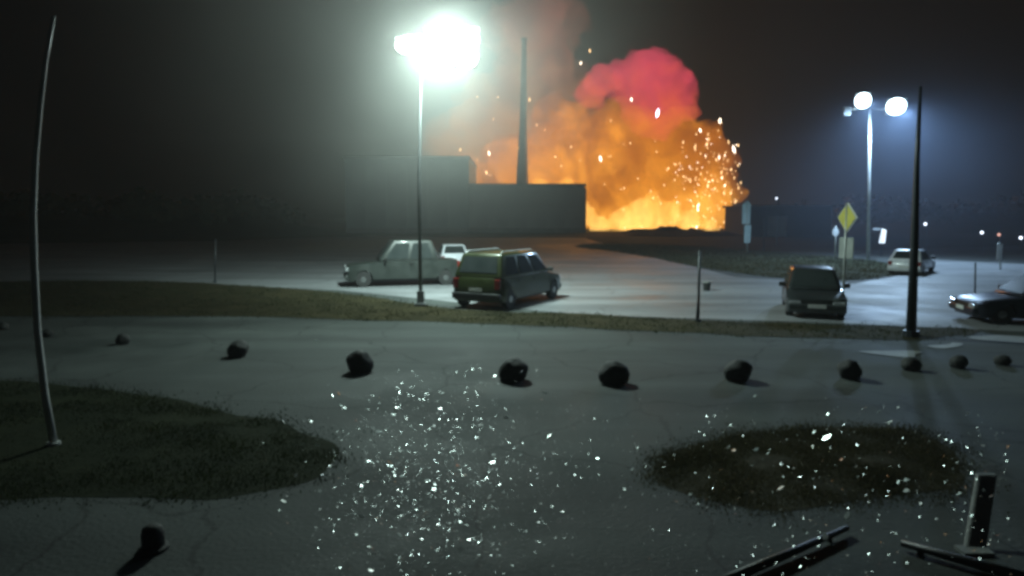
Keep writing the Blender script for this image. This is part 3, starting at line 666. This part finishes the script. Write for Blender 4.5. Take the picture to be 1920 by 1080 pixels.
# ------------------------------------------------------------------ round stone bollards
def bollard_mesh():
    b = B(); bmesh.ops.create_uvsphere(b, u_segments=24, v_segments=16, radius=.285)
    for v in b.verts:
        v.co += v.co.normalized() * .06 * noise.noise(v.co * 4) + v.co.normalized() * .02 * noise.noise(v.co * 11)
        if v.co.z < -.2: v.co.z = -.2
    return b
spots = [(6, 618, 'dark round bollard at the very left edge of the photo'), (90, 632, 'round bollard just right of the bowed pole'), (230, 645, 'round bollard second to the right of the bowed pole'),
         (447, 668, 'round bollard between the dark left bed and the grass strip'), (676, 697, 'round bollard in front of the grey green car'), (962, 712, 'round bollard in front of the olive SUV'),
         (1150, 718, 'round bollard right of the one before the olive SUV'), (1383, 712, 'round bollard above the oval bed, below the double post'), (1593, 709, 'round bollard in front of the pale paving, below the yellow sign'),
         (1707, 694, 'round bollard at the foot of the slim dark post'), (1797, 690, 'round bollard second from the right edge'), (1880, 684, 'rightmost round bollard, below the navy car')]
proto = None
for px, py, lb in spots:
    p = G(px, py)
    if proto is None:
        r = thing('stone_bollard', lb, 'bollard', p, 0, 'row of round stone bollards')
        o = obj('ball', bollard_mesh(), M['concrete'], r, True); o.location.z = .205
        b = B(); lathe(b, [(.2, 0), (.2, .05), (.17, .07)], 18); obj('base', b, M['concrete'], r)
        proto = r
    else:
        r = proto.copy(); link(r); r.location = p; r['label'] = lb
        for c in proto.children:
            q = c.copy(); link(q); q.parent = r
    sc = {6: .5, 90: .5, 230: .6, 447: .82, 1383: .92, 1593: .8, 1707: .6, 1797: .6, 1880: .5}.get(px, random.uniform(.95, 1.06)); r.scale = (sc, sc * random.uniform(.9, 1.1), sc * random.uniform(.86, .98)); r.rotation_euler.z = random.uniform(0, 6)
p = G(288, 1030); r = thing('stump_bollard', 'short dark stub post at the bottom left of the forecourt', 'bollard', p)
b = B(); lathe(b, [(.1, 0), (.105, .16), (.09, .22), (.04, .25)], 16); obj('post', b, M['concrete'], r, True)
b = B(); lathe(b, [(.14, 0), (.14, .03), (.11, .04)], 16); obj('base', b, M['concrete'], r)
# pale post and the two low rails at the bottom right
p = G(1826, 1035); r = thing('pale_post', 'thin leaning plank post at the right end of the oval bed', 'post', p)
q = D(1850, 885, r.location.y + .75) - r.location
b = B(); prism(b, [(-.1, -.03, -.02), (.1, -.03, -.02), (.1, .03, -.02), (-.1, .03, -.02)], (q.x, q.y, q.z)); obj('shaft', b, M['pale_concrete'], r, bevel=.015)
b = B(); box(b, (0, 0, .015), (.28, .16, .03)); obj('base', b, M['pale_concrete'], r)
def rail(lb, a, bpt, za, zb, r_):
    A, Bp = G(*a, za), G(*bpt, zb); t = thing('low_rail', lb, 'rail', (A.x, A.y, 0), 0, 'low black rails')
    A2, B2 = A - t.location, Bp - t.location
    b = B(); tube(b, [A2, A2.lerp(B2, .5), B2], [r_ * .7, r_, r_ * 1.25], 10); obj('bar', b, M['black'], t, True)
    for f in (.15, .9):
        q = A2.lerp(B2, f); b = B(); tube(b, [(q.x, q.y, -.02), (q.x, q.y, q.z)], r_ * .7, 8); obj('leg', b, M['black'], t)
rail('low black rail at the bottom edge, rising to the right', (1588, 990), (1340, 1098), .06, .06, .04)
rail('low black rail at the bottom right, sloping down to the right', (1690, 1018), (1960, 1094), .06, .06, .045)

# ------------------------------------------------------------------ broken glass
def shard_mesh(seed):
    rn = random.Random(seed); n = 5
    pts = [(math.cos(2 * PI * k / n + rn.uniform(-.3, .3)) * rn.uniform(.6, 1), math.sin(2 * PI * k / n) * rn.uniform(.5, 1)) for k in range(n)]
    b = B(); prism(b, [Vector((x, y, 0)) for x, y in pts], (0, 0, .25))
    me = bpy.data.meshes.new('glass_shard'); bmesh.ops.recalc_face_normals(b, faces=b.faces); b.to_mesh(me); b.free(); me.materials.append(M['shard']); return me
MAST = D(845, 100, YL)
SH = [shard_mesh(i) for i in range(6)]
def shard(px, py, s, label, group, f=None):
    g = G(px, py); d = g - Vector((0, 0, H)); f = f or random.uniform(.45, .93)
    c = Vector((0, 0, H)) + d * f
    o = bpy.data.objects.new('glass_shard', random.choice(SH)); link(o); o.location = c
    sz = s / F * c.length / 2 * 1.5
    o.scale = (sz, sz * random.uniform(.35, 1), sz); hv = ((MAST - c).normalized() + (Vector((0, 0, H)) - c).normalized()).normalized() + Vector((random.gauss(0, .2), random.gauss(0, .2), random.gauss(0, .2)))
    o.rotation_euler = (hv.to_track_quat('Z', 'Y') @ Matrix.Rotation(random.uniform(0, 6), 3, 'Z').to_quaternion()).to_euler()
    return tag(o, label, 'glass shard', group)
LB = 'falling splinter of broken window glass catching the lamp light'
n = 0
while n < 190:
    px, py = random.gauss(800, 115), random.gauss(880, 105)
    if 470 < px < 1060 and 700 < py < 1075:
        shard(px, py, random.choice([2.2, 2.6, 3, 3, 3.5, 4, 5, 6, 8]), LB + ' over the middle of the forecourt', 'glass shards over the middle'); n += 1
n = 0
while n < 75:
    px, py = random.uniform(1000, 1900), random.gauss(890, 90)
    if 740 < py < 1075:
        shard(px, py, random.choice([2, 2.4, 2.8, 3.2, 4, 6]), LB + ' over the oval bed side', 'glass shards over the oval bed side'); n += 1
for px, py, s, lb in ((1377, 846, 12, 'large bright glass shard over the left end of the oval bed'), (1419, 843, 9, 'bright round glass chip next to the largest one over the oval bed'), (1466, 916, 10, 'bright glass chip low over the middle of the oval bed'),
                      (1548, 1006, 12, 'bright glass chip above the rising black rail'), (1591, 968, 13, 'bright glass chip at the upper end of the rising black rail'), (1700, 921, 9, 'bright glass chip over the right part of the oval bed'),
                      (1551, 822, 13, 'wide glass chip at the far rim of the oval bed'), (829, 738, 9, 'bright glass chip at the top of the glass shower'), (593, 639, 6, 'lone glass chip above the second bollard row gap'), (749, 1004, 13, 'large glass chip at the bottom of the glass shower')):
    shard(px, py, s, lb, 'large bright glass chips')
vs, fs = [], []
for _ in range(2200):
    px, py = (random.gauss(805, 105), random.gauss(890, 105)) if random.random() < .78 else (random.uniform(1000, 1900), random.uniform(760, 1080))
    if py < 690 or py > 1100: continue
    c = Vector((0, 0, H)) + (G(px, py) - Vector((0, 0, H))) * random.uniform(.5, .97)
    hv = ((MAST - c).normalized() + (Vector((0, 0, H)) - c).normalized()).normalized() + Vector((random.gauss(0, .2), random.gauss(0, .2), random.gauss(0, .2)))
    u = hv.orthogonal().normalized(); v = hv.cross(u).normalized(); s = random.uniform(.8, 1.9) / F * c.length; k = len(vs); a = random.uniform(0, 6)
    for q in range(3): vs.append(tuple(c + (u * math.cos(a + q * 2.1) + v * math.sin(a + q * 2.1)) * s))
    fs.append((k, k + 1, k + 2))
tag(py_obj('glass_crumbs', vs, fs, M['shard']), kind='stuff')

# ------------------------------------------------------------------ smoke and mist shaped round the lamps for their halos
def halo_ball(name, c, r, dens, color, seed):
    m = bpy.data.materials.new(name); m.use_nodes = True; nt = m.node_tree; nt.nodes.clear(); L = nt.links.new
    tc = nt.nodes.new('ShaderNodeTexCoord'); ln = nt.nodes.new('ShaderNodeVectorMath'); ln.operation = 'LENGTH'; L(tc.outputs['Object'], ln.inputs[0])
    mr = nt.nodes.new('ShaderNodeMapRange'); mr.inputs[1].default_value = 0; mr.inputs[2].default_value = 1; mr.inputs[3].default_value = 1; mr.inputs[4].default_value = 0; L(ln.outputs['Value'], mr.inputs[0])
    pw = nt.nodes.new('ShaderNodeMath'); pw.operation = 'POWER'; pw.inputs[1].default_value = 1.4; L(mr.outputs[0], pw.inputs[0])
    mp = nt.nodes.new('ShaderNodeMapping'); mp.inputs['Location'].default_value = (seed, seed * 2, 0); L(tc.outputs['Object'], mp.inputs[0])
    nz = nt.nodes.new('ShaderNodeTexNoise'); nz.inputs['Scale'].default_value = 2.6; nz.inputs['Detail'].default_value = 3; L(mp.outputs[0], nz.inputs['Vector'])
    n2 = nt.nodes.new('ShaderNodeMapRange'); n2.inputs[1].default_value = .3; n2.inputs[2].default_value = .7; n2.inputs[3].default_value = .6 * dens; n2.inputs[4].default_value = 1.4 * dens; L(nz.outputs[0], n2.inputs[0])
    mu = nt.nodes.new('ShaderNodeMath'); mu.operation = 'MULTIPLY'; L(pw.outputs[0], mu.inputs[0]); L(n2.outputs[0], mu.inputs[1])
    pv = nt.nodes.new('ShaderNodeVolumePrincipled'); pv.inputs['Color'].default_value = (*color, 1); L(mu.outputs[0], pv.inputs['Density'])
    mo = nt.nodes.new('ShaderNodeOutputMaterial'); L(pv.outputs[0], mo.inputs['Volume'])
    b = B(); bmesh.ops.create_icosphere(b, subdivisions=4, radius=1); o = obj(name, b, m, None, True)
    o.location = c; o.scale = r; return tag(o, kind='stuff')
halo_ball('smoke', MAST + Vector((-1.8, .3, .9)), (11.5, 10, 9.5), .023, (.92, .93, .88), 3)  # smoke, its density shaped round the mast to give the lamp halo
halo_ball('halo_mist', D(1680, 150, lp2.location.y), (25, 23, 21), .0072, (.5, .66, 1), 8)  # added for the blue halo; the glow's blue is put into its colour

# ------------------------------------------------------------------ night haze
b = B(); box(b, (0, 440, 54), (1260, 940, 110))
hm = bpy.data.materials.new('haze'); hm.use_nodes = True; nt = hm.node_tree; nt.nodes.clear()
pv = nt.nodes.new('ShaderNodeVolumePrincipled'); pv.inputs['Density'].default_value = HAZE; pv.inputs['Color'].default_value = (.9, .93, .93, 1); pv.inputs['Anisotropy'].default_value = .2
mo = nt.nodes.new('ShaderNodeOutputMaterial'); nt.links.new(pv.outputs[0], mo.inputs['Volume'])
tag(obj('haze', b, hm), kind='stuff')
